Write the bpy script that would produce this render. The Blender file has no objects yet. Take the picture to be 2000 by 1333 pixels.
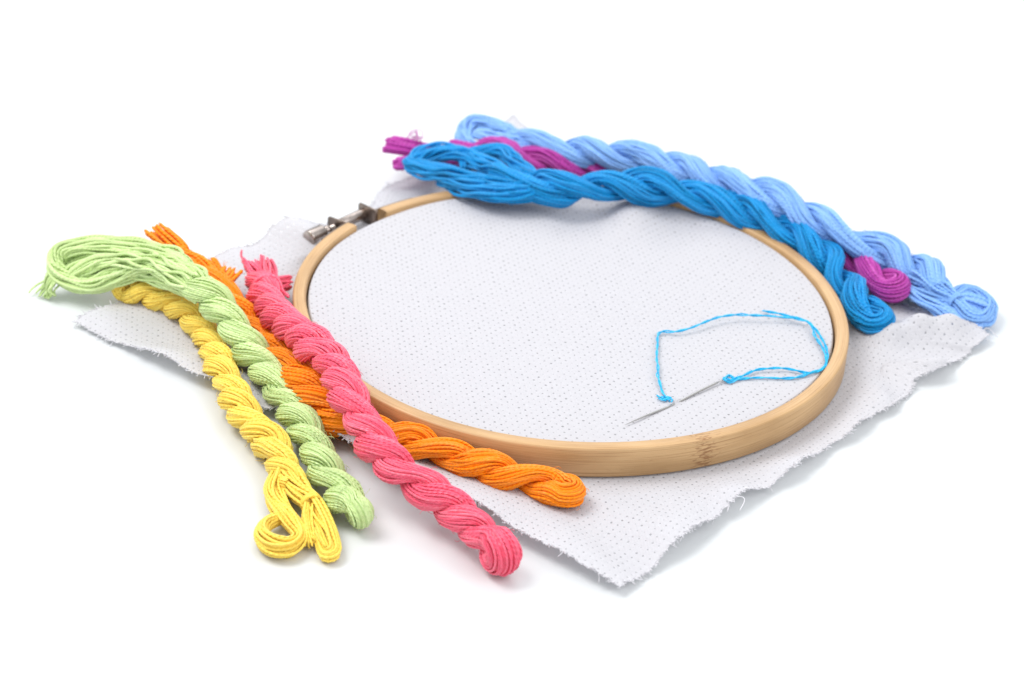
import bpy, math, random
import numpy as np
from mathutils import Matrix, Vector
random.seed(7); rng = np.random.default_rng(11)
C = bpy.context.scene.collection
scn = bpy.context.scene
PI = math.pi

# ---------------------------------------------------------------- camera (1 unit = 1 cm)
F_PX, PITCH, ROLL, DIST = 4000.0, 0.51184, 0.061737, 57.2086
def cam_axes():
    cp, sp = math.cos(PITCH), math.sin(PITCH); c, s = math.cos(ROLL), math.sin(ROLL)
    r = np.array([1, 0, 0.]); f = np.array([0, cp, -sp]); u = np.array([0, sp, cp])
    return c*r+s*u, -s*r+c*u, f
CR, CU, CF = cam_axes(); CAM = -CF*DIST
cd = bpy.data.cameras.new('camera'); cam = bpy.data.objects.new('camera', cd); C.objects.link(cam)
cam.matrix_world = Matrix(((CR[0], CU[0], -CF[0], CAM[0]), (CR[1], CU[1], -CF[1], CAM[1]), (CR[2], CU[2], -CF[2], CAM[2]), (0, 0, 0, 1)))
cd.sensor_width = 36; cd.lens = 36*F_PX/2000; cd.clip_start = 1; cd.clip_end = 3000
cd.dof.use_dof = True; cd.dof.focus_distance = 51.5; cd.dof.aperture_fstop = 0.19
scn.camera = cam
# ---------------------------------------------------------------- light
w = bpy.data.worlds.new("World"); scn.world = w; w.use_nodes = True
w.node_tree.nodes['Background'].inputs[0].default_value = (0.95, 0.98, 1, 1)
w.node_tree.nodes['Background'].inputs[1].default_value = 0.70
def area(name, loc, tgt, size, power, col=(1, 1, 1)):
    l = bpy.data.lights.new(name, 'AREA'); l.size = size; l.energy = power; l.color = col
    o = bpy.data.objects.new(name, l); C.objects.link(o); o.location = loc
    o.rotation_euler = (Vector(tgt)-Vector(loc)).to_track_quat('-Z', 'Y').to_euler()
area('key_softbox', (-45, 5, 75), (0, 0, 0), 45, 38000, (1, .99, .98))
area('fill_softbox', (50, -35, 60), (0, 0, 0), 60, 17000, (1, 1, 1))
area('back_softbox', (10, 70, 60), (0, 0, 0), 60, 12000, (.97, .98, 1))
scn.view_settings.view_transform = 'Standard'; scn.view_settings.look = 'None'
scn.view_settings.exposure = 0.47; scn.view_settings.gamma = 1; scn.view_settings.use_curve_mapping = False
scn.render.engine = 'CYCLES'
scn.cycles.transparent_max_bounces = 12; scn.cycles.max_bounces = 10; scn.cycles.diffuse_bounces = 5

# ---------------------------------------------------------------- helpers
def W(px, py, z=0.0):
    d = ((px-1000)*CR-(py-666.5)*CU)/F_PX+CF
    return CAM+d*((z-CAM[2])/d[2])
def tag(o, label=None, cat=None, group=None, kind=None):
    if label: o['label'] = label
    if cat: o['category'] = cat
    if group: o['group'] = group
    if kind: o['kind'] = kind
    return o
def empty(name, loc, label, cat, group=None):
    o = bpy.data.objects.new(name, None); C.objects.link(o); o.location = tuple(loc)
    o.empty_display_size = .5
    return tag(o, label, cat, group)
def mesh_obj(name, V, Fq, mat, parent=None, uv=None, rnd=None, tris=None):
    V = np.asarray(V, np.float32); Fq = np.asarray(Fq, np.int32).reshape(-1, 4)
    if parent is not None: V = V-np.array(parent.location, np.float32)
    me = bpy.data.meshes.new(name)
    nt = 0 if tris is None else len(tris)
    me.vertices.add(len(V)); me.vertices.foreach_set('co', V.ravel())
    idx = Fq.ravel()
    if nt: idx = np.concatenate([idx, np.asarray(tris, np.int32).ravel()])
    me.loops.add(len(idx)); me.loops.foreach_set('vertex_index', idx)
    me.polygons.add(len(Fq)+nt)
    st = np.concatenate([np.arange(len(Fq))*4, len(Fq)*4+np.arange(nt)*3]).astype(np.int32)
    me.polygons.foreach_set('loop_start', st)
    me.polygons.foreach_set('use_smooth', np.ones(len(Fq)+nt, bool))
    if uv is not None:
        l = me.uv_layers.new(name='UVMap'); l.data.foreach_set('uv', np.asarray(uv, np.float32)[idx].ravel())
    if rnd is not None:
        a = me.attributes.new('rnd', 'FLOAT', 'POINT'); a.data.foreach_set('value', np.asarray(rnd, np.float32))
    me.update(calc_edges=True); me.validate()
    me.materials.append(mat)
    o = bpy.data.objects.new(name, me); C.objects.link(o)
    if parent is not None: o.parent = parent
    return o
class MB:
    def __init__(s): s.V = []; s.F = []; s.U = []; s.R = []; s.T = []; s.n = 0
    def add(s, V, F, U=None, R=None, T=None):
        V = np.asarray(V).reshape(-1, 3); s.V.append(V); s.F.append(np.asarray(F, int).reshape(-1, 4)+s.n)
        s.U.append(np.zeros((len(V), 2)) if U is None else U); s.R.append(np.zeros(len(V)) if R is None else R)
        if T is not None: s.T.append(np.asarray(T, int).reshape(-1, 3)+s.n)
        s.n += len(V)
    def build(s, name, mat, parent=None):
        return mesh_obj(name, np.vstack(s.V), np.vstack(s.F), mat, parent, np.vstack(s.U), np.concatenate(s.R), np.vstack(s.T) if s.T else None)
def nrm(a): return a/np.maximum(np.linalg.norm(a, axis=-1, keepdims=True), 1e-9)
def tubes(mb, P, O, rad, sides=6, rnd=None, cap=True, taper=(True, True)):
    """P [K,n,3] paths, O outward hints [K,n,3], rad scalar / [K,n]."""
    P = np.asarray(P, float)
    if P.ndim == 2: P = P[None]; O = np.asarray(O)[None] if O is not None and np.asarray(O).ndim == 2 else O
    K, n, _ = P.shape
    T = nrm(np.gradient(P, axis=1))
    if O is None:
        O = np.zeros_like(P); O[..., 2] = 1; O = O+0.01
    e1 = nrm(O-(O*T).sum(-1, keepdims=True)*T); e2 = np.cross(T, e1)
    rad = np.broadcast_to(np.asarray(rad, float), (K, n)).copy()
    if cap:
        if taper[0]: rad[:, 0] *= .35
        if taper[1]: rad[:, -1] *= .35
    a = np.arange(sides)/sides*2*PI
    ring = P[:, :, None]+rad[:, :, None, None]*(np.cos(a)[:, None]*e1[:, :, None]+np.sin(a)[:, None]*e2[:, :, None])
    L = np.concatenate([np.zeros((K, 1)), np.cumsum(np.linalg.norm(np.diff(P, axis=1), axis=-1), 1)], 1)
    if rnd is None: rnd = rng.random(K)
    U = np.stack([np.broadcast_to(a/(2*PI), (K, n, sides)), np.broadcast_to((L+rnd[:, None]*37)[:, :, None], (K, n, sides))], -1)
    R = np.broadcast_to(rnd[:, None, None], (K, n, sides))
    k, i, j = np.meshgrid(np.arange(K), np.arange(n-1), np.arange(sides), indexing='ij')
    b = (k*n+i)*sides; j2 = (j+1) % sides
    F = np.stack([b+j, b+j2, b+sides+j2, b+sides+j], -1).reshape(-1, 4)
    Tr = None
    if cap:
        t = []
        for q in range(1, sides-1): t.append((0, q+1, q)); t.append(((n-1)*sides, (n-1)*sides+q, (n-1)*sides+q+1))
        t = np.array(t); Tr = (t[None]+(np.arange(K)*n*sides)[:, None, None]).reshape(-1, 3)
    mb.add(ring.reshape(-1, 3), F, U.reshape(-1, 2), R.reshape(-1), Tr)
def spline(pts, ds=None, n=None):
    """Catmull-Rom through rows (any dimension), resampled evenly by 3D length."""
    p = np.asarray(pts, float); p = np.vstack([2*p[0]-p[1], p, 2*p[-1]-p[-2]])
    out = []
    for i in range(1, len(p)-2):
        t = np.linspace(0, 1, 24, endpoint=False)[:, None]
        out.append(.5*((2*p[i])+(-p[i-1]+p[i+1])*t+(2*p[i-1]-5*p[i]+4*p[i+1]-p[i+2])*t*t+(-p[i-1]+3*p[i]-3*p[i+1]+p[i+2])*t**3))
    out.append(p[-2][None]); q = np.vstack(out)
    L = np.concatenate([[0], np.cumsum(np.linalg.norm(np.diff(q[:, :3], axis=0), axis=1))])
    if n is None: n = max(4, int(L[-1]/ds)+1)
    s = np.linspace(0, L[-1], n)
    return np.stack([np.interp(s, L, q[:, c]) for c in range(q.shape[1])], 1), s
def wob(s, amp, wl, k=1):
    """k smooth random curves over s, [k,len(s)]."""
    o = np.zeros((k, len(s)))
    for m in range(3):
        f = 2*PI/(wl*(.6+.9*rng.random((k, 1)))); o += np.sin(f*s[None]+2*PI*rng.random((k, 1)))
    return amp*o/2.2
def pix(pts):
    """rows (px, py, z, extra...) -> world rows"""
    return np.array([list(W(r[0], r[1], r[2]))+list(r[3:]) for r in pts])

# ---------------------------------------------------------------- materials
def newmat(name):
    m = bpy.data.materials.new(name); m.use_nodes = True; nt = m.node_tree; nt.nodes.clear()
    return m, nt
def N(nt, t, **kw):
    n = nt.nodes.new(t)
    for k, v in kw.items():
        if k.startswith('i_'): n.inputs[int(k[2:]) if k[2:].isdigit() else k[2:]].default_value = v
        else: setattr(n, k, v)
    return n
def mth(nt, op, a, b=None, c=None):
    n = nt.nodes.new('ShaderNodeMath'); n.operation = op
    for i, v in enumerate((a, b, c)):
        if v is None: continue
        if isinstance(v, (int, float)): n.inputs[i].default_value = v
        else: nt.links.new(v, n.inputs[i])
    return n.outputs[0]
def principled(nt, rough=.5):
    p = N(nt, 'ShaderNodeBsdfPrincipled'); p.inputs['Roughness'].default_value = rough
    o = N(nt, 'ShaderNodeOutputMaterial'); nt.links.new(p.outputs[0], o.inputs[0]); return p, o
def thread_mat(name, col, dark, light, ply=.13, rough=.5, bump=.45, sheen=.06, spec=.22):
    """cotton floss: plied strands; every thread a touch lighter or darker, silky highlights painted in as pale streaks"""
    m, nt = newmat(name); L = nt.links.new; p, o = principled(nt, rough)
    uv = N(nt, 'ShaderNodeUVMap'); sx = N(nt, 'ShaderNodeSeparateXYZ'); L(uv.outputs[0], sx.inputs[0])
    at = N(nt, 'ShaderNodeAttribute', attribute_name='rnd')
    tw = mth(nt, 'ADD', mth(nt, 'MULTIPLY', sx.outputs[0], 2.0), mth(nt, 'DIVIDE', sx.outputs[1], ply))
    st = mth(nt, 'SINE', mth(nt, 'MULTIPLY', tw, 2*PI))
    cmb = N(nt, 'ShaderNodeCombineXYZ'); L(mth(nt, 'MULTIPLY', tw, .6), cmb.inputs[0]); L(mth(nt, 'MULTIPLY', sx.outputs[1], 1.2), cmb.inputs[1])
    L(mth(nt, 'MULTIPLY', at.outputs['Fac'], 50), cmb.inputs[2])
    nz = N(nt, 'ShaderNodeTexNoise'); nz.inputs['Scale'].default_value = 2.5; nz.inputs['Detail'].default_value = 5; L(cmb.outputs[0], nz.inputs['Vector'])
    v = mth(nt, 'ADD', mth(nt, 'MULTIPLY', at.outputs['Fac'], .45), mth(nt, 'ADD', mth(nt, 'MULTIPLY', nz.outputs['Fac'], .75), mth(nt, 'MULTIPLY', st, .06)))
    cr = N(nt, 'ShaderNodeValToRGB'); L(v, cr.inputs[0])
    e = cr.color_ramp.elements; e[0].position = .22; e[0].color = (*dark, 1); e[1].position = .86; e[1].color = (*light, 1)
    k = e.new(.58); k.color = (*col, 1)
    L(cr.outputs[0], p.inputs['Base Color'])
    p.inputs['Sheen Weight'].default_value = sheen; p.inputs['Sheen Roughness'].default_value = .4
    p.inputs['Specular IOR Level'].default_value = spec
    bp = N(nt, 'ShaderNodeBump'); bp.inputs['Strength'].default_value = bump; bp.inputs['Distance'].default_value = .02
    L(mth(nt, 'ADD', st, mth(nt, 'MULTIPLY', nz.outputs['Fac'], 1.5)), bp.inputs['Height']); L(bp.outputs[0], p.inputs['Normal'])
    return m
def tm(name, c, spread=.35, hl=.36, **k):
    d = tuple(x*(1-spread) for x in c); l = tuple(min(1, x*1.1+(.95-x)*spread*hl) for x in c)  # pale end leans to white: highlights painted into the floss colour
    return thread_mat(name, c, d, l, **k)
M_PINK = tm('pink_floss', (.97, .11, .20), .32, rough=.36, spec=.4)
M_GREEN = tm('light_green_floss', (.60, .77, .32), .28, rough=.36, spec=.4)
M_YELLOW = tm('yellow_floss', (1, .71, .105), .16, rough=.42, spec=.3)
M_ORANGE = tm('orange_floss', (1, .275, .001), .12, rough=.45)
M_BLUE = tm('turquoise_blue_floss', (.0003, .265, .63), .42, hl=.06, rough=.5)
M_SKY = tm('light_blue_floss', (.23, .45, .86), .28, hl=.25, rough=.6, sheen=.12)
M_PURPLE = tm('purple_floss', (.50, .05, .38), .30, hl=.2, rough=.55)
M_THREAD = tm('bright_blue_thread', (.02, .50, .88), .2, rough=.5, ply=.2)

def cloth_material():
    m, nt = newmat('aida_cloth'); L = nt.links.new
    uv = N(nt, 'ShaderNodeUVMap')
    nz0 = N(nt, 'ShaderNodeTexNoise'); nz0.inputs['Scale'].default_value = .9; nz0.inputs['Detail'].default_value = 2; L(uv.outputs[0], nz0.inputs['Vector'])
    mx = N(nt, 'ShaderNodeVectorMath', operation='MULTIPLY_ADD'); L(nz0.outputs['Color'], mx.inputs[0]); mx.inputs[1].default_value = (.30, .30, 0); L(uv.outputs[0], mx.inputs[2])
    sx = N(nt, 'ShaderNodeSeparateXYZ'); L(mx.outputs[0], sx.inputs[0])
    X, Y = sx.outputs[0], sx.outputs[1]
    def tri(a): # distance to nearest integer, 0..0.5
        return mth(nt, 'ABSOLUTE', mth(nt, 'SUBTRACT', a, mth(nt, 'ROUND', a)))
    tx, ty = tri(X), tri(Y)
    d = mth(nt, 'SQRT', mth(nt, 'ADD', mth(nt, 'MULTIPLY', tx, tx), mth(nt, 'MULTIPLY', ty, ty)))
    # each gap has its own size
    wn = N(nt, 'ShaderNodeTexWhiteNoise', noise_dimensions='2D'); cb = N(nt, 'ShaderNodeCombineXYZ')
    L(mth(nt, 'ROUND', X), cb.inputs[0]); L(mth(nt, 'ROUND', Y), cb.inputs[1]); L(cb.outputs[0], wn.inputs['Vector'])
    r = mth(nt, 'ADD', .065, mth(nt, 'MULTIPLY', wn.outputs['Value'], .085))
    hole = N(nt, 'ShaderNodeMapRange', interpolation_type='SMOOTHSTEP'); L(mth(nt, 'SUBTRACT', d, r), hole.inputs[0])
    hole.inputs[1].default_value = -.05; hole.inputs[2].default_value = .05; hole.inputs[3].default_value = .85; hole.inputs[4].default_value = 0
    wn2 = N(nt, 'ShaderNodeTexWhiteNoise', noise_dimensions='3D'); L(cb.outputs[0], wn2.inputs['Vector'])
    hfac = mth(nt, 'MULTIPLY', hole.outputs[0], mth(nt, 'ADD', .3, mth(nt, 'MULTIPLY', wn2.outputs['Value'], .6)))
    # weave relief: four threads a block, alternately over in x and y
    c4x = mth(nt, 'SINE', mth(nt, 'MULTIPLY', X, 2*PI*4)); c4y = mth(nt, 'SINE', mth(nt, 'MULTIPLY', Y, 2*PI*4))
    chk = mth(nt, 'SINE', mth(nt, 'MULTIPLY', X, 2*PI*2)); chk2 = mth(nt, 'SINE', mth(nt, 'MULTIPLY', Y, 2*PI*2))
    ck = mth(nt, 'MULTIPLY', chk, chk2)
    block = mth(nt, 'MINIMUM', mth(nt, 'MULTIPLY', d, 2.4), 1.0)
    fz = N(nt, 'ShaderNodeTexNoise'); fz.inputs['Scale'].default_value = 5; fz.inputs['Detail'].default_value = 5; L(uv.outputs[0], fz.inputs['Vector'])
    h = mth(nt, 'ADD', mth(nt, 'MULTIPLY', block, .9), mth(nt, 'ADD', mth(nt, 'MULTIPLY', mth(nt, 'ADD', c4x, c4y), .14), mth(nt, 'ADD', mth(nt, 'MULTIPLY', ck, .2), mth(nt, 'MULTIPLY', fz.outputs['Fac'], 2.0))))
    bp = N(nt, 'ShaderNodeBump'); bp.inputs['Strength'].default_value = .55; bp.inputs['Distance'].default_value = .03; L(h, bp.inputs['Height'])
    df = N(nt, 'ShaderNodeBsdfDiffuse'); df.inputs[0].default_value = (.66, .648, .68, 1); L(bp.outputs[0], df.inputs['Normal'])
    tl = N(nt, 'ShaderNodeBsdfTranslucent'); tl.inputs[0].default_value = (.70, .69, .72, 1)
    m1 = N(nt, 'ShaderNodeMixShader'); m1.inputs[0].default_value = .18; L(df.outputs[0], m1.inputs[1]); L(tl.outputs[0], m1.inputs[2])
    tp = N(nt, 'ShaderNodeBsdfTransparent')
    m2 = N(nt, 'ShaderNodeMixShader'); L(hfac, m2.inputs[0]); L(m1.outputs[0], m2.inputs[1]); L(tp.outputs[0], m2.inputs[2])
    o = N(nt, 'ShaderNodeOutputMaterial'); L(m2.outputs[0], o.inputs[0])
    return m
M_CLOTH = cloth_material()
def simple(name, col, rough=.5, metal=0, noise=0, nscale=5, bump=0):
    m, nt = newmat(name); p, o = principled(nt, rough); L = nt.links.new
    p.inputs['Metallic'].default_value = metal
    p.inputs['Base Color'].default_value = (*col, 1)
    if noise:
        tc = N(nt, 'ShaderNodeTexCoord'); nz = N(nt, 'ShaderNodeTexNoise'); nz.inputs['Scale'].default_value = nscale; nz.inputs['Detail'].default_value = 5
        L(tc.outputs['Object'], nz.inputs['Vector'])
        cr = N(nt, 'ShaderNodeValToRGB'); L(nz.outputs['Fac'], cr.inputs[0])
        cr.color_ramp.elements[0].position = .3; cr.color_ramp.elements[1].position = .7
        cr.color_ramp.elements[0].color = (*[c*(1-noise) for c in col], 1); cr.color_ramp.elements[1].color = (*[min(1, c*(1+noise*.5)) for c in col], 1)
        L(cr.outputs[0], p.inputs['Base Color'])
        if bump:
            b = N(nt, 'ShaderNodeBump'); b.inputs['Strength'].default_value = bump; b.inputs['Distance'].default_value = .02
            L(nz.outputs['Fac'], b.inputs['Height']); L(b.outputs[0], p.inputs['Normal'])
    return m
M_LINT = simple('white_cotton_lint', (.65, .64, .67), .9)
M_METAL = simple('aged_nickel', (.42, .36, .33), .26, 1, .35, 3, .15)
M_METAL_D = simple('tarnished_nickel', (.25, .20, .17), .34, 1, .4, 4, .2)
M_STEEL = simple('polished_steel', (.46, .45, .44), .2, 1)
M_FLOOR = simple('white_acrylic', (.665, .682, .692), .4)

def bamboo(arc_knot):
    m, nt = newmat('bamboo'); L = nt.links.new; p, o = principled(nt, .42)
    uv = N(nt, 'ShaderNodeUVMap'); mp = N(nt, 'ShaderNodeMapping'); mp.inputs['Scale'].default_value = (.2, 24, 1); L(uv.outputs[0], mp.inputs['Vector'])
    n1 = N(nt, 'ShaderNodeTexNoise'); n1.inputs['Scale'].default_value = 1.6; n1.inputs['Detail'].default_value = 6; n1.inputs['Roughness'].default_value = .62; L(mp.outputs[0], n1.inputs['Vector'])
    mp2 = N(nt, 'ShaderNodeMapping'); mp2.inputs['Scale'].default_value = (.35, 1.2, 1); L(uv.outputs[0], mp2.inputs['Vector'])
    n2 = N(nt, 'ShaderNodeTexNoise'); n2.inputs['Scale'].default_value = 1.0; n2.inputs['Detail'].default_value = 3; L(mp2.outputs[0], n2.inputs['Vector'])
    cr = N(nt, 'ShaderNodeValToRGB'); e = cr.color_ramp.elements
    e[0].position = .30; e[0].color = (.30, .14, .045, 1); e[1].position = .72; e[1].color = (.64, .43, .22, 1)
    k = e.new(.45); k.color = (.56, .345, .16, 1)
    L(n1.outputs['Fac'], cr.inputs[0])
    mixl = N(nt, 'ShaderNodeMix', data_type='RGBA', blend_type='MULTIPLY'); mixl.inputs[0].default_value = 1
    cr2 = N(nt, 'ShaderNodeValToRGB'); cr2.color_ramp.elements[0].position = .35; cr2.color_ramp.elements[0].color = (.80, .76, .70, 1); cr2.color_ramp.elements[1].position = .6; cr2.color_ramp.elements[1].color = (1, 1, 1, 1)
    L(n2.outputs['Fac'], cr2.inputs[0]); L(cr.outputs[0], mixl.inputs[6]); L(cr2.outputs[0], mixl.inputs[7])
    # the cane's joint: short dark dashes round one spot, plus fine dashes everywhere
    sx = N(nt, 'ShaderNodeSeparateXYZ'); L(uv.outputs[0], sx.inputs[0])
    dx = mth(nt, 'DIVIDE', mth(nt, 'SUBTRACT', sx.outputs[0], arc_knot), .42)
    near = mth(nt, 'POWER', 2.718, mth(nt, 'MULTIPLY', mth(nt, 'MULTIPLY', dx, dx), -1))
    mp3 = N(nt, 'ShaderNodeMapping'); mp3.inputs['Scale'].default_value = (3.4, 15, 1); L(uv.outputs[0], mp3.inputs['Vector'])
    n3 = N(nt, 'ShaderNodeTexNoise'); n3.inputs['Scale'].default_value = 1.2; n3.inputs['Detail'].default_value = 4; n3.inputs['Distortion'].default_value = .8; L(mp3.outputs[0], n3.inputs['Vector'])
    thr = mth(nt, 'ADD', mth(nt, 'MULTIPLY', near, .20), n3.outputs['Fac'])
    dm = N(nt, 'ShaderNodeMapRange'); L(thr, dm.inputs[0]); dm.inputs[1].default_value = .66; dm.inputs[2].default_value = .76
    fac = mth(nt, 'MULTIPLY', dm.outputs[0], mth(nt, 'ADD', mth(nt, 'MULTIPLY', near, .5), .30))
    mk = N(nt, 'ShaderNodeMix', data_type='RGBA'); L(fac, mk.inputs[0]); L(mixl.outputs[2], mk.inputs[6]); mk.inputs[7].default_value = (.26, .11, .035, 1)
    L(mk.outputs[2], p.inputs['Base Color'])
    b = N(nt, 'ShaderNodeBump'); b.inputs['Strength'].default_value = .35; b.inputs['Distance'].default_value = .02
    L(mth(nt, 'SUBTRACT', n1.outputs['Fac'], mth(nt, 'MULTIPLY', fac, .8)), b.inputs['Height']); L(b.outputs[0], p.inputs['Normal'])
    return m

# ---------------------------------------------------------------- table
g = 300
tag(mesh_obj('table_surface', [(-g, -g, 0), (g, -g, 0), (g, g, 0), (-g, g, 0)], [(0, 1, 2, 3)], M_FLOOR), kind='structure')

# ---------------------------------------------------------------- hoop
HC = np.array([1.596, .8716]); HTOP = .952; HBOT = .10; TH = .37
def Rout(t):
    return 7.7908+.0013*np.cos(2*t)-.0014*np.sin(2*t)-.0272*np.cos(3*t)+.0178*np.sin(3*t)-.0115*np.cos(4*t)-.0389*np.sin(4*t)
def ang(px, py, z=HTOP):
    p = W(px, py, z); return math.atan2(p[1]-HC[1], p[0]-HC[0])
tA = ang(686, 437) % (2*PI)      # end with the knob
tB = ang(742, 408) % (2*PI)      # far end
if tB > tA: tB, tA = tB, tA
t_kn = ang(1375, 880, .6) % (2*PI)
M_BAMBOO = bamboo(((t_kn-tA) % (2*PI))*7.8)
DRUM = .84
hoop = empty('embroidery_hoop', (HC[0], HC[1], 0), 'round bamboo embroidery hoop with a metal screw clasp, clamping the white cloth', 'embroidery hoop')
def ring(name, rfun, thick, z0, z1, a0, a1, mat, parent, n=420, closed=False):
    t = np.linspace(a0, a1, n); bv = .05
    prof = [(0, z0+bv), (0, z1-bv), (-bv*.35, z1-bv*.35), (-bv, z1), (-thick+bv, z1), (-thick+bv*.35, z1-bv*.35), (-thick, z1-bv), (-thick, z0+bv), (-thick+bv, z0), (-bv, z0)]
    k = len(prof); pr = np.array(prof)
    R = rfun(t)[:, None]+pr[:, 0]+.012*np.sin(5*t+1)[:, None]*0
    zz = np.broadcast_to(pr[:, 1], (n, k))
    V = np.stack([HC[0]+R*np.cos(t)[:, None], HC[1]+R*np.sin(t)[:, None], zz], -1)
    per = np.concatenate([[0], np.cumsum(np.linalg.norm(np.diff(pr, axis=0), axis=1))])
    # own u/v, seam on the hidden underside
    U = np.stack([np.broadcast_to(((t-a0)*7.8)[:, None], (n, k)), np.broadcast_to(per+.003, (n, k))], -1)
    i, j = np.meshgrid(np.arange(n-1), np.arange(k), indexing='ij'); j2 = (j+1) % k
    F = np.stack([i*k+j, (i+1)*k+j, (i+1)*k+j2, i*k+j2], -1).reshape(-1, 4)
    mb = MB(); T = []
    for q in range(1, k-1): T += [(0, q+1, q), ((n-1)*k, (n-1)*k+q, (n-1)*k+q+1)]
    mb.add(V.reshape(-1, 3), F, U.reshape(-1, 2), None, T)
    return mb.build(name, mat, parent)
ring('outer_ring', Rout, TH, HBOT, HTOP, tA, tB+2*PI, M_BAMBOO, hoop)
Rin = lambda t: Rout(t)-TH-.09
ring('inner_ring', lambda t: Rin(t)-.03, .33, .10, .50, 0, 2*PI, M_BAMBOO, hoop)

# screw clasp --------------------------------------------------------------
def frame_at(t):
    er = np.array([math.cos(t), math.sin(t), 0]); et = np.array([-math.sin(t), math.cos(t), 0])
    return er, et, np.array([HC[0], HC[1], 0])+er*Rout(t)
def slab(mb, o, ax, ay, az, sx, sy, sz, b=.02):
    """bevelled box centred on o along unit axes"""
    ax, ay, az = map(np.asarray, (ax, ay, az)); V = []; n = 6
    prof = []
    for cx, cy, a0 in ((1, 1, 0), (-1, 1, 90), (-1, -1, 180), (1, -1, 270)):
        for q in range(n+1):
            a = math.radians(a0+q*90/n); rr = min(sx, sy)*.35
            prof.append((cx*(sx-rr)+rr*math.cos(a), cy*(sy-rr)+rr*math.sin(a)))
    k = len(prof)
    for zz, ins in ((-sz, b), (-sz+b, 0), (sz-b, 0), (sz, b)):
        for x, y in prof:
            f = 1-ins/max(math.hypot(x, y), .01); V.append(o+ax*x*f+ay*y*f+az*zz)
    F = []
    for l in range(3):
        for j in range(k): F.append((l*k+j, l*k+(j+1) % k, (l+1)*k+(j+1) % k, (l+1)*k+j))
    T = []
    for q in range(1, k-1): T += [(0, q+1, q), (3*k, 3*k+q, 3*k+q+1)]
    mb.add(V, F, None, None, T)
def lathe(mb, o, axis, prof, sides=40, knurl=None):
    axis = nrm(np.asarray(axis, float)); h = np.array([0, 0, 1.]); e1 = nrm(h-axis*(h@axis)); e2 = np.cross(axis, e1); V = []
    for idx, (s, r) in enumerate(prof):
        for j in range(sides):
            a = 2*PI*j/sides; rr = r*(1-.05*(j % 2)) if knurl and idx in knurl else r
            V.append(o+axis*s+rr*(math.cos(a)*e1+math.sin(a)*e2))
    F = [(l*sides+j, l*sides+(j+1) % sides, (l+1)*sides+(j+1) % sides, (l+1)*sides+j) for l in range(len(prof)-1) for j in range(sides)]
    mb.add(V, F)
erA, etA, pA = frame_at(tA); erB, etB, pB = frame_at(tB)
zc = .62
# bent strips along the ring with an outward flange at each end of the split
def bracket(name, t0, t1, parent, flange_dir):
    mb = MB(); n = 24; t = np.linspace(t0, t1, n); r = Rout(t)+.022; hh = .30
    V = []
    for rr_, z_ in ((-.018, -hh), (-.018, hh), (.018, hh), (.018, -hh)):
        V.append(np.stack([HC[0]+(r+rr_)*np.cos(t), HC[1]+(r+rr_)*np.sin(t), np.full(n, zc+z_)], 1))
    V = np.stack(V, 1).reshape(-1, 3)
    F = [(i*4+j, i*4+(j+1) % 4, (i+1)*4+(j+1) % 4, (i+1)*4+j) for i in range(n-1) for j in range(4)]+[(0, 1, 2, 3), (n*4-4, n*4-3, n*4-2, n*4-1)]
    mb.add(V, F)
    er, et, p = frame_at(t1)
    slab(mb, p+er*.37+np.array([0, 0, zc]), er, (0, 0, 1), et, .37, hh, .02, .008)
    return mb.build(name, M_METAL_D, parent)
bracket('clasp_bracket', tA+.17, tA-.005, hoop, -1)
bracket('clasp_bracket', tB-.17, tB+.012, hoop, 1)
off = .50; zA = np.array([0, 0, zc])
qA = pA+erA*off+zA; qB = pB+erB*off+zA; sax = nrm(qA-qB); Lab = np.linalg.norm(qA-qB)
screw = MB(); lathe(screw, qB-sax*.16, sax, [(0, 0), (0, .07), (.02, .085), (Lab+.55, .085), (Lab+.55, 0)], 24); scr = screw.build('screw', M_METAL, hoop)
nut = MB(); lathe(nut, qB+sax*.03, sax, [(0, .09), (0, .17), (.03, .185), (Lab*.86, .165), (Lab*.9, .12), (Lab*.9, .08)], 28); nut.build('threaded_sleeve', M_METAL, hoop)
kn = MB(); lathe(kn, qA+sax*.20, sax, [(0, .08), (0, .13), (.05, .15), (.12, .15), (.15, .11), (.20, .11), (.23, .18), (.27, .235), (.31, .245), (.82, .245), (.855, .235), (.87, .215), (.875, 0)], 48, knurl=(8, 9)); kn.build('screw_knob', M_METAL, hoop)

# ---------------------------------------------------------------- cloth
corn = [W(143, 628, .15)[:2], W(1208, 1160, .08)[:2], W(1935, 648, .35)[:2], W(1003, 238, .35)[:2]]
nt_ = 1500; th = np.linspace(0, 2*PI, nt_, endpoint=False)
def edge_dist(t):
    out = np.full(len(t), 1e9)
    for i in range(4):
        a, b = corn[i]-HC, corn[(i+1) % 4]-HC; d = b-a
        for k, tt in enumerate(t):
            e = (math.cos(tt), math.sin(tt)); den = e[0]*d[1]-e[1]*d[0]
            if abs(den) < 1e-9: continue
            r = (a[0]*d[1]-a[1]*d[0])/den; s = (a[0]*e[1]-a[1]*e[0])/den
            if r > 0 and -1e-6 <= s <= 1+1e-6: out[k] = min(out[k], r)
    return out
ED = edge_dist(th)
arc = np.concatenate([[0], np.cumsum(np.hypot(np.diff(ED*np.cos(th)), np.diff(ED*np.sin(th))))])
rag = wob(arc, .03, 1.6)[0]+wob(arc, .028, .35)[0]+wob(arc, .014, .14)[0]
ED = ED+rag
Ri = Rin(th); WALL = DRUM-.06
nin, nw, no = 190, 22, 110
def smooth(x): x = np.clip(x, 0, 1); return x*x*(3-2*x)
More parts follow.
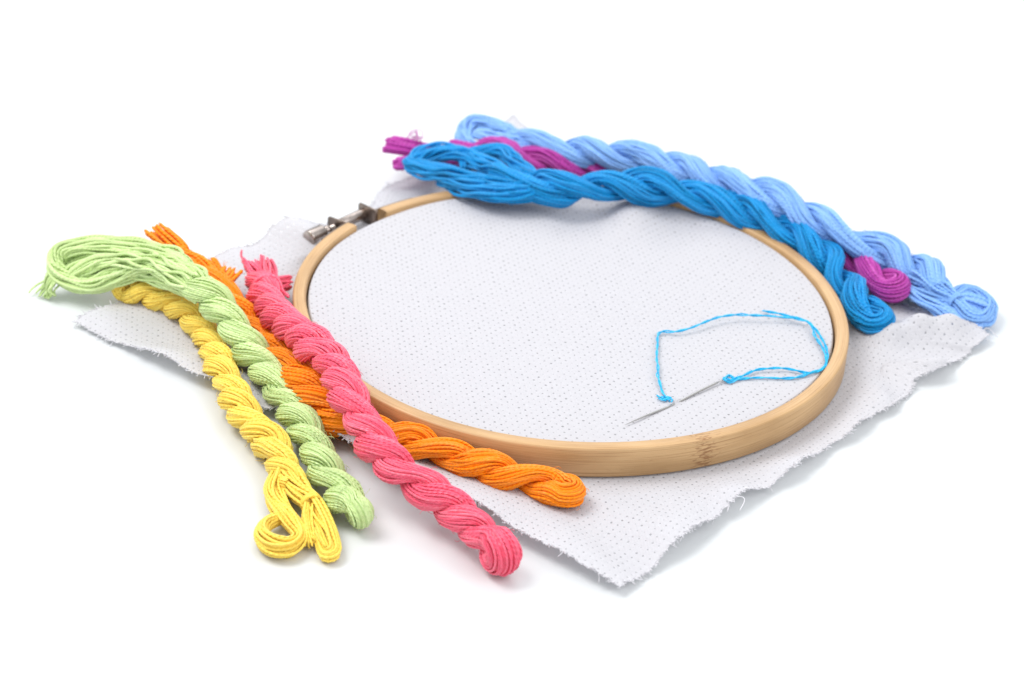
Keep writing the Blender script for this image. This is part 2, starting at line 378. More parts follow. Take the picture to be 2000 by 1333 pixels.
# drape: (px, py, sigma_cm, dx, dy, dz) pushes of the loose border
FIELD = [
    (640, 455, 1.5, 1.2, -1.4, .25), (690, 395, 1.2, .6, -.8, .15), (548, 452, .75, -.1, .1, .62), (420, 520, 1.3, .0, .1, .15),
    (250, 600, 1.1, 0, -.1, .10), (330, 715, 1.0, 0, 0, .30), (440, 760, .9, .1, .1, .30), (560, 840, 1.1, .25, .15, .55), (680, 890, 1.3, .15, .1, .35),
    (900, 1010, 1.4, .1, .1, .45), (1060, 1085, 1.0, 0, .0, .30), (1150, 1110, .9, 0, 0, .10),
    (1330, 1050, 1.1, 0, .1, .40), (1430, 985, .8, -.12, .12, .32), (1560, 920, .9, .05, -.05, .25), (1680, 850, .8, .1, .0, .35),
    (1768, 735, .5, -.45, .40, .05), (1812, 722, .5, .25, -.25, .45), (1700, 780, .6, .2, -.1, .2), (1850, 655, .7, 0, 0, .35), (1735, 665, .5, 0, 0, .5), (1790, 655, .5, 0, 0, .55), (1770, 600, .5, 0, 0, -.3), (1850, 650, .45, 0, 0, .3),
    (1900, 640, .6, 0, 0, .15), (1000, 240, 1.2, 0, 0, .5), (850, 320, 1.5, .2, -.3, .25), (1300, 330, 1.5, 0, 0, .3), (1600, 480, 1.2, 0, 0, .25)]
FW = [(W(a, b, .15)[:2], s, np.array([dx, dy, dz])) for a, b, s, dx, dy, dz in FIELD]
RIDGE = W(1252, 402, DRUM)[:2]; RIDGE_D = nrm(HC-RIDGE)
NEED = W(1317.5, 784.5, DRUM)[:2]
def drum_z(x, y, rr, Rr):
    z = DRUM+0*x
    dx, dy = x-RIDGE[0], y-RIDGE[1]; a = dx*RIDGE_D[0]+dy*RIDGE_D[1]; b = -dx*RIDGE_D[1]+dy*RIDGE_D[0]
    edge = smooth((Rr-rr)/.5)
    z += edge*.26*np.exp(-((a-.6)/1.3)**2-(b/.55)**2)
    z -= edge*.20*np.exp(-((a-.8)/1.6)**2-((b-1.5)/.8)**2)+edge*.20*np.exp(-((a-.9)/1.6)**2-((b+1.5)/.8)**2)
    z -= .10*np.exp(-((a-1.2)/1.2)**2-((b+4)/1.0)**2)
    z += .025*np.sin(x*.9+y*.5)*np.exp(-((a-3)/4)**2)
    z += -.05*smooth((Rr-rr)/3)
    z += .15*np.exp(-(((x-NEED[0])**2+(y-NEED[1])**2)/.10**2))
    return z
rows_m = []; rows_p = []
for i in range(nin):
    f = (i/(nin-1)); r = Ri*f
    x, y = HC[0]+r*np.cos(th), HC[1]+r*np.sin(th)
    z = drum_z(x, y, r, Ri); rows_m.append(r); rows_p.append(np.stack([x, y, z], 1))
for i in range(1, nw+1):
    f = i/nw; zz = DRUM-WALL*f; r = Ri+.045*math.sin(min(f*6, 1)*PI/2)
    x, y = HC[0]+r*np.cos(th), HC[1]+r*np.sin(th)
    rows_m.append(Ri+WALL*f); rows_p.append(np.stack([x, y, np.full(nt_, zz)], 1))
for i in range(1, no+1):
    f = i/no; r0 = Ri+.045; r = r0+(ED-r0)*f
    x, y = HC[0]+r*np.cos(th), HC[1]+r*np.sin(th)
    out = smooth((r-Rout(th)-.05)/1.0)
    z = .06+out*(.10+.05*np.sin(x*1.3+.5)*np.sin(y*1.1)+.03*np.sin(x*3.1+y*2.3))
    P = np.stack([x, y, z], 1)
    for c, s, dv in FW:
        g_ = np.exp(-((x-c[0])**2+(y-c[1])**2)/(s*s))*out
        P += g_[:, None]*dv
    # rippling rim
    rim = smooth((f-.6)/.4)
    P[:, 2] += rim*out*(.05*np.sin(arc*2.1+1)+.05*np.sin(arc*.9))
    P[:, 2] = np.maximum(P[:, 2], .05)
    rows_m.append(Ri+WALL+(r-r0)); rows_p.append(P)
RM = np.stack(rows_m); RP = np.stack(rows_p); nr = len(RM)
gd = corn[1]-corn[0]; ga = math.atan2(gd[1], gd[0])
mxy = np.stack([RM*np.cos(th-ga), RM*np.sin(th-ga)], -1)/.2
i, j = np.meshgrid(np.arange(nr-1), np.arange(nt_), indexing='ij'); j2 = (j+1) % nt_
F = np.stack([i*nt_+j, (i+1)*nt_+j, (i+1)*nt_+j2, i*nt_+j2], -1).reshape(-1, 4)
cloth = mesh_obj('aida_cloth', RP.reshape(-1, 3), F, M_CLOTH, None, mxy.reshape(-1, 2))
tag(cloth, 'square of white evenweave cloth with frayed edges, stretched in the bamboo hoop', 'cloth')
# frayed rim
rimP = RP[-1]; prev = RP[-4]
outd = nrm(rimP-prev)
L_ = np.concatenate([[0], np.cumsum(np.linalg.norm(np.diff(rimP, axis=0), axis=1))])
mb = MB(); K = 5200; s0 = rng.random(K)*L_[-1]
b0 = np.stack([np.interp(s0, L_, rimP[:, c]) for c in range(3)], 1); d0 = np.stack([np.interp(s0, L_, outd[:, c]) for c in range(3)], 1)
ln = .04+.13*rng.random(K)**4
side = np.stack([-d0[:, 1], d0[:, 0], 0*ln], 1)
kk = np.linspace(0, 1, 6)
bend = rng.normal(0, .6, (K, 1)); up = rng.normal(.15, .45, (K, 1))
P = b0[:, None]-d0[:, None]*.06+d0[:, None]*(ln[:, None]*kk)[..., None]+side[:, None]*(ln[:, None]*bend*kk**2)[..., None]+np.array([0, 0, 1.])*((ln[:, None]*up*kk**1.5)[..., None])
P[..., 2] = np.maximum(P[..., 2], .02)
tubes(mb, P, None, .006+.012*rng.random((K, 1)), 4)
# a few long stray threads
for px, py, q in ((1440, 985, 1), (1936, 648, 1)):
    a = W(px, py, .25); idx = np.argmin(((rimP[:, :2]-a[:2])**2).sum(1)); o_ = outd[idx]; s_ = np.array([-o_[1], o_[0], 0])
    pp = np.array([rimP[idx]-.05*o_+o_*x*.45+s_*.16*math.sin(x*4)*q+np.array([0, 0, .04*math.sin(x*5)]) for x in np.linspace(0, 1, 14)])
    tubes(mb, pp, None, .014, 5)
fr = mb.build('frayed_edge', M_LINT, cloth); fr['kind'] = 'stuff'

# ---------------------------------------------------------------- floss
def fuzz(mb, P, O, count, rad=.006, ln=.22):
    """flyaway fibres lifting off a bundle surface; P,O [K,n,3]"""
    K, n, _ = P.shape
    ki = rng.integers(0, K, count); ni = rng.integers(1, n-2, count)
    b = P[ki, ni]; o = nrm(O[ki, ni]); t = nrm(P[ki, ni+1]-P[ki, ni-1])*rng.choice([-1, 1], (count, 1))
    l = ln*(.35+rng.random(count)); kk = np.linspace(0, 1, 6); lift = rng.uniform(.1, .55, (count, 1)); sd = np.cross(t, o)*rng.normal(0, .35, (count, 1))
    Q = b[:, None]+t[:, None]*(l[:, None]*kk)[..., None]*.8+o[:, None]*(l[:, None]*lift*np.sin(kk*2.2))[..., None]+sd[:, None]*(l[:, None]*kk**2)[..., None]
    Q[..., 2] = np.maximum(Q[..., 2], .02)
    tubes(mb, Q, None, rad, 3)
def twisted(parent, mat, pts, Wd, hand, hp, NT, tr, loop=True, psi0=0., start_loop=False, irregular=.2, a_frac=.25, squash=.92, names=('twisted_strand', 'end_loop'), bulb=1.15, fz=120, ply_twist=.75):
    """two-ply rope of floss: centre line rows (px, py, z[, width factor])"""
    rows = [tuple(r)+(1.0,)*(4-len(r)) for r in pts]
    A, s = spline(pix(rows), ds=.055); c, wf = A[:, :3], A[:, 3]; hand = -hand
    n = len(c); T = nrm(np.gradient(c, axis=0)); Z = np.array([0, 0, 1.])
    S = nrm(np.cross(Z, T)); U = np.cross(T, S)
    se = s.copy(); dd = .55*Wd                                         # the twist dies out into the end loop
    if loop: m_ = s > s[-1]-dd; se[m_] = s[m_]-(s[m_]-(s[-1]-dd))**2/(2*dd)
    ps = psi0+hand*PI*(se+wob(se, .10*hp, hp*3.1)[0])/hp
    av = a_frac*Wd*wf
    def ply(k):
        p = ps+k*PI; a = av*(1+wob(s, irregular, hp*2.3)[0]); bb = (.53*Wd*wf-a_frac*Wd*wf)*(1+wob(s, irregular, hp*1.9)[0])
        rad = np.cos(p)[:, None]*U*squash+np.sin(p)[:, None]*S
        return c+a[:, None]*rad, nrm(rad), bb
    c0, r0, b0 = ply(0); c1, r1, b1 = ply(1)
    m = 22
    def uturn(ca, cb, ra, Tn, ba, bb):
        al = np.linspace(0, PI, m+2)[1:-1]; mid = (ca+cb)/2; hv = (ca-cb)/2; h = np.linalg.norm(hv)
        P_ = mid+np.cos(al)[:, None]*hv+np.sin(al)[:, None]*Tn*h*1.2
        R_ = nrm(np.cos(al)[:, None]*nrm(hv)+np.sin(al)[:, None]*Tn)
        return P_, R_, np.interp(al, [0, PI], [ba, bb])*(1+(bulb-1)*np.sin(al))
    segs = [(c0, r0, b0, 0)]
    if loop: u = uturn(c0[-1], c1[-1], r0[-1], T[-1], b0[-1], b1[-1]); segs.append((*u, 1))
    segs.append((c1[::-1], r1[::-1], b1[::-1], 2))
    if start_loop: u2 = uturn(c1[0], c0[0], r1[0], -T[0], b1[0], b0[0]); segs.append((*u2, 3))
    if not loop: parts = [[segs[0]], [segs[1]]]+([[segs[2]]] if start_loop else [])
    Pc = np.vstack([q[0] for q in segs]); Rc = np.vstack([q[1] for q in segs]); Bc = np.concatenate([q[2] for q in segs])
    ID = np.concatenate([np.full(len(q[0]), q[3]) for q in segs])
    # soften joins
    Tc = nrm(np.gradient(Pc, axis=0))
    if loop:
        for _ in range(3): Tc[2:-2] = nrm(Tc[:-4]+2*Tc[1:-3]+3*Tc[2:-2]+2*Tc[3:-1]+Tc[4:])
    if not loop: Tc[n-1] = Tc[n-2]; Tc[n] = Tc[n+1]
    e1 = nrm(Rc-(Rc*Tc).sum(1, keepdims=True)*Tc); e2 = np.cross(Tc, e1)
    sl = np.concatenate([[0], np.cumsum(np.linalg.norm(np.diff(Pc, axis=0), axis=1))])
    tl = np.concatenate([[0], np.cumsum(np.diff(sl)*(ID[1:] % 2 == 0))])
    def lay(k, fac, jit):
        ph = (np.arange(k)/k*2*PI)[:, None]+rng.normal(0, .05, (k, 1))+wob(sl, .09, 1.6, k)+ply_twist*tl[None]*hand*PI/hp
        br = Bc[None]*fac*(1+wob(sl, jit, 1.3, k)*.9+rng.normal(0, .03, (k, 1)))-tr
        O = .96*np.cos(ph)[..., None]*e1[None]+1.10*np.sin(ph)[..., None]*e2[None]
        Pk = Pc[None]+br[..., None]*O
        Pk[..., 2] = np.maximum(Pk[..., 2], tr*.8)
        return Pk, O
    P1, O1 = lay(NT, 1.0, .07)
    P2, O2 = lay(1, .02, 0)
    rr = tr*(1+rng.normal(0, .12, (NT, 1)))
    rn = rng.random(NT); 
    groups = {}
    for k in sorted(set(ID)): groups[k] = np.where(ID == k)[0]
    for k, ix in groups.items():
        lo, hi = ix[0], ix[-1]
        if k in (1, 3): lo, hi = max(lo-7, 0), min(hi+7, len(Pc)-1)       # loop takes the last bit of each strand
        else:
            if loop and k == 0: hi -= 6
            if loop and k == 2: lo += 6
            if start_loop and k == 0: lo += 6 if False else 0
            if start_loop and k == 2: hi -= 6
        mb = MB(); sel = slice(lo, hi+1)
        tp = (False, False) if k in (1, 3) else ((not start_loop, not loop) if k == 0 else (not loop, not start_loop))
        tubes(mb, P1[:, sel], O1[:, sel], rr, 6, rnd=rn, cap=True, taper=tp)
        # core fills the bundle between surface threads
        core_r = (Bc[sel]*.97-tr*1.15)[None]
        tubes(mb, Pc[None, sel], e1[None, sel], core_r, 12, rnd=np.array([.15]), taper=tp)
        if fz: fuzz(mb, P1[:, sel], O1[:, sel], max(4, int(fz*(hi-lo)/n)))
        mb.build(names[0] if k in (0, 2) else names[1], mat, parent)
    return dict(P=Pc, R=Rc, B=Bc, n=n, c=c, T=T)
def bundle(parent, mat, name, pts, NT, tr, twist=0., cut=(0, 0), jit=.12, wmul=1.3, tmul=1.25, fill=True, fz=20, ds=.06, core=True, wlen=2.0, flare=0):
    """loose bundle: rows (px, py, z, width, thickness)"""
    A, s = spline(pix(pts), ds=ds); c, wd, tk = A[:, :3], A[:, 3]/2, A[:, 4]/2
    n = len(c); T = nrm(np.gradient(c, axis=0)); S = nrm(np.cross(T, np.array([0, 0, 1.]))); 
    for q in range(1, n):
        if S[q]@S[q-1] < 0: S[q] *= -1
    U = np.cross(S, T); U *= np.sign(U[:, 2:3]+1e-6)
    q = np.arange(NT)+.5; rad = np.sqrt(q/NT) if fill else np.ones(NT); ga_ = q*2.39996
    x0 = rad*np.cos(ga_); y0 = rad*np.sin(ga_)
    tw = twist*s; jit = jit*1.7
    X = x0[:, None]*np.cos(tw)-y0[:, None]*np.sin(tw)+wob(s, jit, wlen, NT); Y = x0[:, None]*np.sin(tw)+y0[:, None]*np.cos(tw)+wob(s, jit, wlen, NT)
    wq = np.maximum(wd*wmul-tr, .01); tq = np.maximum(tk*tmul-tr, .01)
    P = c[None]+(X*wq)[..., None]*S[None]+(Y*tq)[..., None]*U[None]
    P[..., 2] = np.maximum(P[..., 2], tr)
    O = X[..., None]*S[None]+Y[..., None]*U[None]+1e-3
    mb = MB()
    if cut[0] or cut[1]:
        for k in range(NT):
            a = int(rng.random()*cut[0]/ds); b = n-int(rng.random()*cut[1]/ds)
            if b-a > 4: tubes(mb, P[k:k+1, a:b], O[k:k+1, a:b], tr*(1+rng.normal(0, .1)), 6)
    else: tubes(mb, P, O, tr*(1+rng.normal(0, .1, (NT, 1))), 6)
    if fz: fuzz(mb, P, O, fz)
    mb.build(name, mat, parent)
def wrap(parent, mat, name, px, py, z, dirpx, rw, rt, turns, tr, spread=.1):
    """thread tied round a bundle at a point"""
    a = W(px, py, z); d = nrm(W(px+dirpx[0], py+dirpx[1], z)-a); Z = np.array([0, 0, 1.]); S = np.cross(d, Z)
    t = np.linspace(0, 2*PI*turns, int(26*turns)); P = a+np.outer(np.cos(t)*rw, S)+np.outer(np.sin(t)*rt, Z)+np.outer((t/t[-1]-.5)*spread, d)
    O = np.outer(np.cos(t), S)+np.outer(np.sin(t), Z)
    P[:, 2] = np.maximum(P[:, 2], tr)
    mb = MB(); tubes(mb, P, O, tr, 6); mb.build(name, mat, parent)
GRP = 'twisted skeins of embroidery floss around the hoop'
def skein(col, label, px, py): return empty('floss_skein', W(px, py, 0), label, 'thread skein', GRP)

# --- purple (lowest at the back)
sk = skein('purple', 'purple floss skein, mostly hidden under the two blue skeins, with blunt cut ends', 1200, 340)
twisted(sk, M_PURPLE, [(880, 305, .75), (960, 300, .95), (1040, 312, .95), (1120, 330, .8), (1200, 342, .55), (1270, 348, .5), (1340, 372, .5), (1420, 412, .5), (1500, 445, .45), (1580, 475, .45), (1640, 500, .5), (1690, 530, .55), (1738, 557, .6, 1.15)],
        .95, 1, 1.5, 20, .046, loop=True, psi0=.3, bulb=1.2, fz=60)
bundle(sk, M_PURPLE, 'cut_end', [(750, 280, 1.15, .62, .42), (790, 287, 1.1, .58, .42), (830, 297, .95, .55, .45), (890, 308, .75, .6, .6), (940, 308, .7, .5, .5)], 34, .055, cut=(.35, 0), jit=.05, wmul=1.6, tmul=1.3)
bundle(sk, M_PURPLE, 'cut_end', [(766, 320, .9, .42, .38), (800, 317, .95, .44, .4), (840, 310, .9, .45, .4), (900, 306, .75, .5, .5)], 24, .055, cut=(.25, 0), jit=.05, wmul=1.5, tmul=1.15)
bundle(sk, M_PURPLE, 'loose_hair', [(822, 285, 1.2, .12, .12), (805, 270, 1.3, .3, .2), (815, 262, 1.35, .25, .2), (818, 278, 1.3, .15, .15)], 7, .012, jit=.5, fz=0)
# --- turquoise
sk = skein('blue', 'bright turquoise floss skein lying across the far rim of the hoop', 1300, 380)
twisted(sk, M_BLUE, [(960, 352, 1.45), (1030, 362, 1.5), (1100, 370, 1.55), (1200, 365, 1.55), (1300, 370, 1.5), (1380, 388, 1.42), (1450, 409, 1.32), (1510, 437, 1.2), (1570, 473, 1.0), (1618, 512, .8), (1650, 553, .65), (1682, 594, .6), (1712, 622, .6, 1.1)],
        1.08, 1, 1.58, 22, .05, psi0=1.2, fz=80, bulb=1.05)
bundle(sk, M_BLUE, 'start_loop', [(1070, 370, 1.5, .22, .2), (1010, 372, 1.5, .45, .4), (950, 362, 1.45, .5, .4), (880, 345, 1.3, .5, .4), (820, 328, 1.15, .38, .36), (803, 322, 1.1, .35, .38), (820, 308, 1.15, .35, .38), (860, 298, 1.3, .42, .38), (905, 303, 1.4, .4, .35), (950, 325, 1.5, .45, .4), (1000, 352, 1.55, .4, .4), (1060, 366, 1.5, .3, .3)], 34, .056, twist=.5, jit=.14, wmul=1.7, tmul=1.6)
bundle(sk, M_BLUE, 'start_loop', [(860, 350, 1.0, .3, .3), (900, 365, 1.2, .45, .4), (960, 378, 1.4, .5, .4), (1020, 378, 1.45, .4, .35), (1085, 371, 1.5, .22, .2)], 15, .056, twist=.5, jit=.14, wmul=1.7, tmul=1.6)
bundle(sk, M_BLUE, 'start_loop', [(905, 335, 1.2, .3, .3), (915, 305, 1.35, .4, .35), (950, 295, 1.5, .45, .4), (985, 298, 1.55, .45, .4), (1010, 320, 1.6, .5, .4), (1040, 348, 1.6, .45, .4), (1080, 370, 1.5, .4, .4)], 26, .052, twist=.4, jit=.14, wmul=1.3, tmul=1.2)
# --- light blue
sk = skein('sky', 'pale blue floss skein, thickest and farthest back, curving behind the turquoise one', 1400, 350)
twisted(sk, M_SKY, [(985, 282, 1.0), (1050, 290, 1.1), (1120, 300, 1.2), (1200, 305, 1.35), (1280, 316, 1.45), (1350, 336, 1.6), (1430, 360, 1.7), (1500, 385, 1.7), (1560, 415, 1.55), (1620, 449, 1.35), (1690, 485, 1.05), (1750, 512, .8), (1800, 540, .7), (1840, 568, .6, .95)],
        1.12, 1, 1.75, 26, .05, psi0=2.2, fz=160, loop=False)
bundle(sk, M_SKY, 'start_loop', [(1060, 285, 1.1, .5, .5), (1010, 270, 1.1, .55, .5), (960, 247, 1.15, .5, .45), (925, 240, 1.1, .42, .4), (908, 258, .95, .4, .4), (915, 282, .8, .4, .4), (940, 295, .75, .5, .4), (985, 298, .8, .6, .5), (1050, 305, .9, .5, .5)], 34, .05, twist=.3, jit=.17, fz=50, wmul=1.5, tmul=1.3)
bundle(sk, M_SKY, 'start_loop', [(925, 262, 1.0, .25, .3), (955, 268, 1.05, .5, .4), (1000, 280, 1.1, .6, .5), (1050, 290, 1.1, .5, .5)], 26, .05, twist=.25, jit=.1, fz=50, wmul=1.4, tmul=1.2)
bundle(sk, M_SKY, 'end_loop', [(1790, 540, .75, .8, .6), (1835, 570, .7, .65, .5), (1865, 592, .6, .35, .4), (1895, 622, .4, .4, .4), (1918, 622, .35, .4, .4), (1927, 598, .45, .4, .4), (1908, 575, .55, .4, .4), (1882, 570, .6, .4, .4), (1862, 582, .6, .3, .3)], 30, .05, twist=.25, jit=.1, fz=60, wmul=1.5, tmul=1.3)
bundle(sk, M_SKY, 'end_loop', [(1760, 545, .55, .6, .5), (1800, 578, .5, .6, .4), (1840, 603, .4, .5, .4), (1878, 634, .25, .4, .35), (1902, 640, .22, .4, .3), (1905, 615, .35, .4, .35), (1882, 598, .5, .35, .3), (1860, 590, .55, .3, .3)], 28, .05, twist=.25, jit=.1, fz=60, wmul=1.6, tmul=1.3)
bundle(sk, M_SKY, 'end_loop', [(1730, 520, .5, .7, .5), (1770, 552, .45, .8, .5), (1820, 578, .5, .7, .5), (1862, 592, .6, .35, .3)], 28, .052, twist=.25, jit=.1, fz=40, wmul=1.5, tmul=1.4)
bundle(sk, M_SKY, 'end_loop', [(1862, 590, .6, .3, .3), (1885, 585, .65, .4, .3), (1912, 592, .6, .4, .35), (1930, 606, .4, .35, .35), (1922, 628, .3, .35, .3), (1895, 612, .4, .3, .3), (1868, 596, .5, .25, .3)], 22, .05, twist=.25, jit=.1, fz=40, wmul=1.5, tmul=1.3)
wrap(sk, M_SKY, 'tie', 1868, 592, .6, (10, 7), .28, .26, 4, .035, .16)
# --- orange (below pink and green)
sk = skein('orange', 'orange floss skein under the pink skein, along the front of the hoop', 800, 860)
twisted(sk, M_ORANGE, [(395, 527, .85), (440, 580, .7), (490, 640, .55), (545, 705, .65, 1.1), (592, 757, .7, 1.3), (640, 803, .7, 1.35), (700, 832, .55, 1.15), (750, 850, .5), (805, 866, .5), (870, 888, .5), (950, 918, .5), (1030, 938, .5), (1100, 957, .5, 1.02)],
        .90, -1, 1.18, 24, .037, psi0=.5, fz=200, bulb=1.05)
bundle(sk, M_ORANGE, 'cut_end', [(298, 450, 1.6, .85, .5), (325, 475, 1.4, .72, .5), (352, 500, 1.2, .6, .5), (390, 520, .95, .6, .5), (430, 560, .8, .6, .5)], 34, .052, cut=(.4, 0), jit=.08)
bundle(sk, M_ORANGE, 'cut_end', [(452, 525, .9, .65, .35), (438, 545, .8, .55, .4), (425, 560, .7, .45, .4)], 24, .052, cut=(.25, 0), jit=.08)
bundle(sk, M_ORANGE, 'loose_strand', [(555, 700, .75, .5, .4), (595, 735, .75, .8, .5), (640, 775, .7, .8, .5), (680, 815, .6, .5, .4)], 30, .05, twist=.1, jit=.10)
# --- yellow
sk = skein('yellow', 'yellow floss skein, nearest the left, untwisting into two loops at its near end', 470, 800)
twisted(sk, M_YELLOW, [(252, 563, .5), (300, 578, .5), (350, 602, .5), (390, 637, .5), (418, 685, .5), (440, 735, .5), (462, 785, .5), (500, 835, .5, 1.1), (535, 872, .5, 1.05), (553, 915, .5), (575, 955, .45, .85)],
        .82, -1, .84, 28, .031, psi0=.4, fz=260, loop=False, start_loop=True)
bundle(sk, M_YELLOW, 'end_loop', [(548, 925, .5, .4, .4), (535, 960, .4, .45, .4), (545, 990, .35, .45, .35), (570, 1022, .35, .4, .35), (585, 1050, .3, .32, .35), (565, 1068, .3, .4, .42), (535, 1066, .3, .45, .45), (513, 1048, .3, .36, .42), (518, 1026, .32, .3, .36), (540, 1014, .3, .25, .3), (556, 1012, .25, .2, .2)], 26, .042, twist=.3, jit=.1, fz=40)
bundle(sk, M_YELLOW, 'end_loop', [(560, 930, .55, .6, .45), (585, 962, .5, .55, .45), (610, 985, .45, .45, .42), (628, 1020, .35, .42, .4), (642, 1055, .3, .42, .42), (648, 1078, .25, .36, .38), (634, 1083, .2, .25, .3), (625, 1060, .2, .2, .25), (618, 1030, .2, .2, .2)], 26, .042, twist=.3, jit=.1, fz=40)
bundle(sk, M_YELLOW, 'cut_end', [(603, 985, .5, .22, .22), (600, 1010, .45, .25, .2), (604, 1040, .3, .28, .18), (610, 1070, .15, .36, .14)], 16, .034, cut=(0, .25), jit=.1)
wrap(sk, M_YELLOW, 'tie', 608, 984, .46, (6, 8), .25, .24, 3, .035, .12)
# --- green
sk = skein('green', 'light green floss skein with a loose open end, lying over the yellow skein', 560, 780)
twisted(sk, M_GREEN, [(335, 520, 1.45, .95), (380, 560, 1.55), (430, 602, 1.35, 1.05), (472, 660, 1.0, 1.05), (505, 700, .8), (540, 748, .65), (573, 800, .58), (608, 866, .55), (636, 925, .52), (668, 968, .5), (697, 998, .5, 1.08)],
        0.90, -1, .96, 32, .031, psi0=2.4, fz=300, bulb=1.12)
bundle(sk, M_GREEN, 'open_loop', [(400, 570, 1.6, .6, .5), (340, 518, 1.6, .7, .5), (280, 492, 1.5, .65, .42), (210, 480, 1.4, .6, .38), (155, 482, 1.3, .5, .35), (118, 495, 1.1, .42, .38), (108, 520, .85, .4, .38), (125, 543, .65, .45, .38), (170, 556, .6, .5, .35), (220, 545, .8, .5, .38), (280, 526, 1.2, .6, .42), (330, 530, 1.4, .65, .5), (390, 565, 1.55, .6, .5)], 46, .046, twist=.12, jit=.12, fz=60, wmul=1.4, tmul=1.55)
bundle(sk, M_GREEN, 'loose_strand', [(380, 560, 1.7, .5, .5), (320, 520, 1.6, .7, .45), (260, 505, 1.4, .7, .4), (200, 510, 1.15, .55, .35), (150, 530, .85, .4, .35), (130, 548, .6, .35, .3)], 32, .046, twist=.1, jit=.12, fz=40, wmul=1.4, tmul=1.5)
bundle(sk, M_GREEN, 'loose_strand', [(350, 530, 1.5, .5, .4), (290, 508, 1.4, .5, .35), (230, 500, 1.2, .5, .3), (175, 500, 1.05, .4, .3), (138, 512, .85, .3, .3), (118, 535, .6, .3, .3)], 26, .043, twist=.1, jit=.12, fz=40, wmul=1.4, tmul=1.2)
bundle(sk, M_GREEN, 'loose_strand', [(370, 565, 1.4, .5, .4), (310, 540, 1.2, .5, .4), (250, 528, .95, .5, .4), (190, 528, .75, .55, .35), (140, 525, .7, .45, .35), (110, 545, .5, .3, .3)], 30, .046, twist=.1, jit=.12, fz=40, wmul=1.4, tmul=1.5)
bundle(sk, M_GREEN, 'cut_end', [(118, 530, .75, .3, .3), (100, 548, .55, .35, .25), (92, 568, .25, .45, .15), (85, 582, .1, .5, .1)], 34, .028, cut=(0, .3), jit=.15, fz=40, wmul=1.9, tmul=1.6)
# --- pink
sk = skein('pink', 'coral pink floss skein climbing over the left rim of the hoop', 760, 880)
twisted(sk, M_PINK, [(512, 545, .8), (527, 590, .95), (556, 632, 1.25), (600, 668, 1.6), (642, 705, 1.75), (668, 750, 1.75), (692, 795, 1.65), (722, 845, 1.5), (762, 895, 1.3), (812, 940, 1.0), (866, 982, .75), (915, 1026, .62), (948, 1056, .58), (970, 1076, .56, 1.08)],
        0.94, -1, .92, 32, .032, psi0=.9, fz=320, bulb=1.15)
bundle(sk, M_PINK, 'cut_end', [(478, 510, 1.0, .35, .3), (492, 525, .95, .4, .35), (510, 545, .9, .5, .45), (524, 575, .9, .6, .5)], 20, .044, cut=(.4, 0), jit=.12)
bundle(sk, M_PINK, 'cut_end', [(512, 505, 1.05, .4, .3), (518, 525, 1.0, .45, .4), (525, 550, .95, .5, .45), (535, 590, 1.0, .6, .5)], 20, .044, cut=(.35, 0), jit=.12)
bundle(sk, M_PINK, 'cut_end', [(568, 550, .7, .5, .4), (552, 553, .75, .45, .4), (535, 558, .8, .35, .35)], 18, .044, cut=(.2, 0), jit=.12)
bundle(sk, M_PINK, 'loose_hair', [(473, 488, 1.3, .05, .05), (472, 500, 1.15, .08, .06), (480, 518, 1.0, .1, .1)], 3, .014, jit=.5, fz=0)
wrap(sk, M_PINK, 'tie', 522, 560, .95, (2, 10), .38, .36, 3, .04, .14)

# ---------------------------------------------------------------- thread and needle on the cloth
def zd(px, py): 
    p = W(px, py, DRUM)
    r = math.hypot(p[0]-HC[0], p[1]-HC[1]); t = math.atan2(p[1]-HC[1], p[0]-HC[0])
    return float(drum_z(np.array([p[0]]), np.array([p[1]]), np.array([r]), np.array([Rin(t)]))[0])
thr = empty('sewing_thread', W(1420, 700, DRUM), 'thin bright blue thread looping over the stretched cloth from the needle eye', 'thread')
def strand(name, pts, r=.034, ph=0, wav=.0):
    rows = [(x, y, zd(x, y)+.035+dz) for x, y, dz in pts]
    c, s = spline(pix(rows), ds=.03)
    T = nrm(np.gradient(c, axis=0)); S = nrm(np.cross(T, np.array([0, 0, 1.]))); U = np.cross(S, T)
    c = c+S*wob(s, .012, .8)[0][:, None]
    mb = MB(); sep = r*.62*(1+.35*wob(s, 1, 1.7)[0])
    for k in (0, 1):
        a = s/.8*2*PI+k*PI+ph
        O = np.cos(a)[:, None]*S+np.sin(a)[:, None]*U*.8
        tubes(mb, c+sep[:, None]*O, O, r*.62, 6)
    fuzz(mb, c[None], np.broadcast_to(U+S*.5, c.shape)[None], 30, .004, .12)
    mb.build(name, M_THREAD, thr)
strand('thread_strand', [(1489, 607, .05), (1520, 613, .10), (1556, 621, .14), (1584, 634, .14), (1606, 663, .10), (1616, 695, .05), (1608, 719, .03), (1580, 729, .04), (1552, 723, .06), (1515, 719, .08), (1475, 724, .06), (1448, 735, .03), (1428, 742, .04), (1418, 740, .07)])
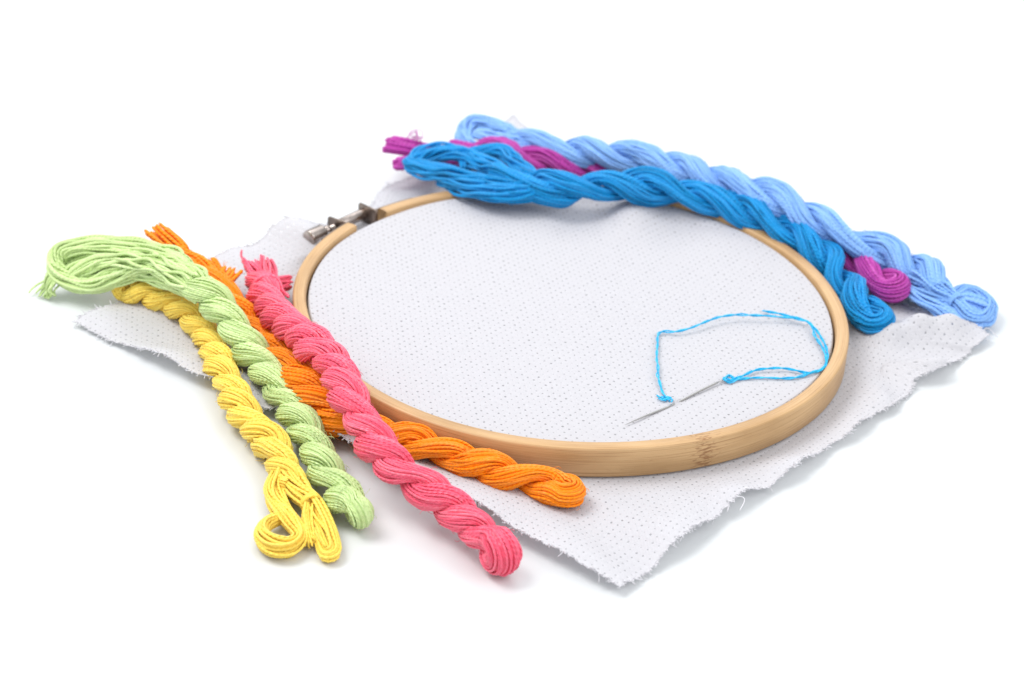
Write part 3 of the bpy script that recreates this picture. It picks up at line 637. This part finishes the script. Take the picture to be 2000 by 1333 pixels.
strand('thread_strand', [(1302, 778, .0), (1292, 762, .03), (1285, 730, .08), (1283, 690, .08), (1285, 660, .05), (1292, 648, .05), (1320, 648, .08), (1352, 640, .12), (1385, 626, .16), (1425, 616, .18), (1470, 616, .18), (1520, 619, .16), (1560, 624, .14), (1582, 633, .14), (1594, 660, .08), (1610, 688, .05), (1613, 712, .03), (1590, 727, .03), (1550, 738, .02), (1510, 739, .02), (1470, 738, .02), (1440, 742, .02), (1424, 747, .03), (1414, 740, .07), (1424, 734, .06), (1434, 740, .03)], ph=1)
mb = MB()
for k, seq in enumerate([[(1282, 772), (1290, 776), (1300, 775), (1312, 777)], [(1285, 778), (1295, 782), (1305, 778), (1313, 781), (1311, 786)], [(1292, 774), (1299, 783), (1304, 776), (1308, 785)], [(1290, 779), (1300, 779), (1309, 783)]]):
    rows = [(x, y, zd(x, y)+.03+.02*(k % 2)+.02*math.sin(i_*2)) for i_, (x, y) in enumerate(seq)]
    c, s = spline(pix(rows), ds=.03); tubes(mb, c, None, .022, 6)
mb.build('knot', M_THREAD, thr)

na, nb = W(1219, 831, zd(1219, 831)+.06), W(1424, 737, zd(1424, 737)+.07)
ndl = empty('needle', na, 'slim steel sewing needle stuck through the stretched cloth, threaded with blue thread', 'needle')
d = nrm(nb-na); Ln = np.linalg.norm(nb-na)
# the shank dips a hair through the weave in the middle
t = np.linspace(0, 1, 60); P = na+np.outer(t*(Ln-.42), d)
for i_ in range(60):
    m_ = np.exp(-((t[i_]-.5)/.22)**2); P[i_, 2] -= .06*m_
rad = np.interp(t, [0, .12, .35, 1], [.005, .02, .032, .032])
mb = MB(); tubes(mb, P, None, rad[None], 12); mb.build('shaft', M_STEEL, ndl)
e0 = P[-1]; Z = np.array([0, 0, 1.]); sd = nrm(np.cross(d, Z))
tt = np.linspace(0, 2*PI, 40); el = .22; Pe = e0+np.outer(el-np.cos(tt)*el, d)+np.outer(np.sin(tt)*.035, nrm(sd+Z*.6))
mb = MB(); tubes(mb, Pe, np.broadcast_to(Z, Pe.shape), .014, 8, cap=False); mb.build('eye', M_STEEL, ndl)
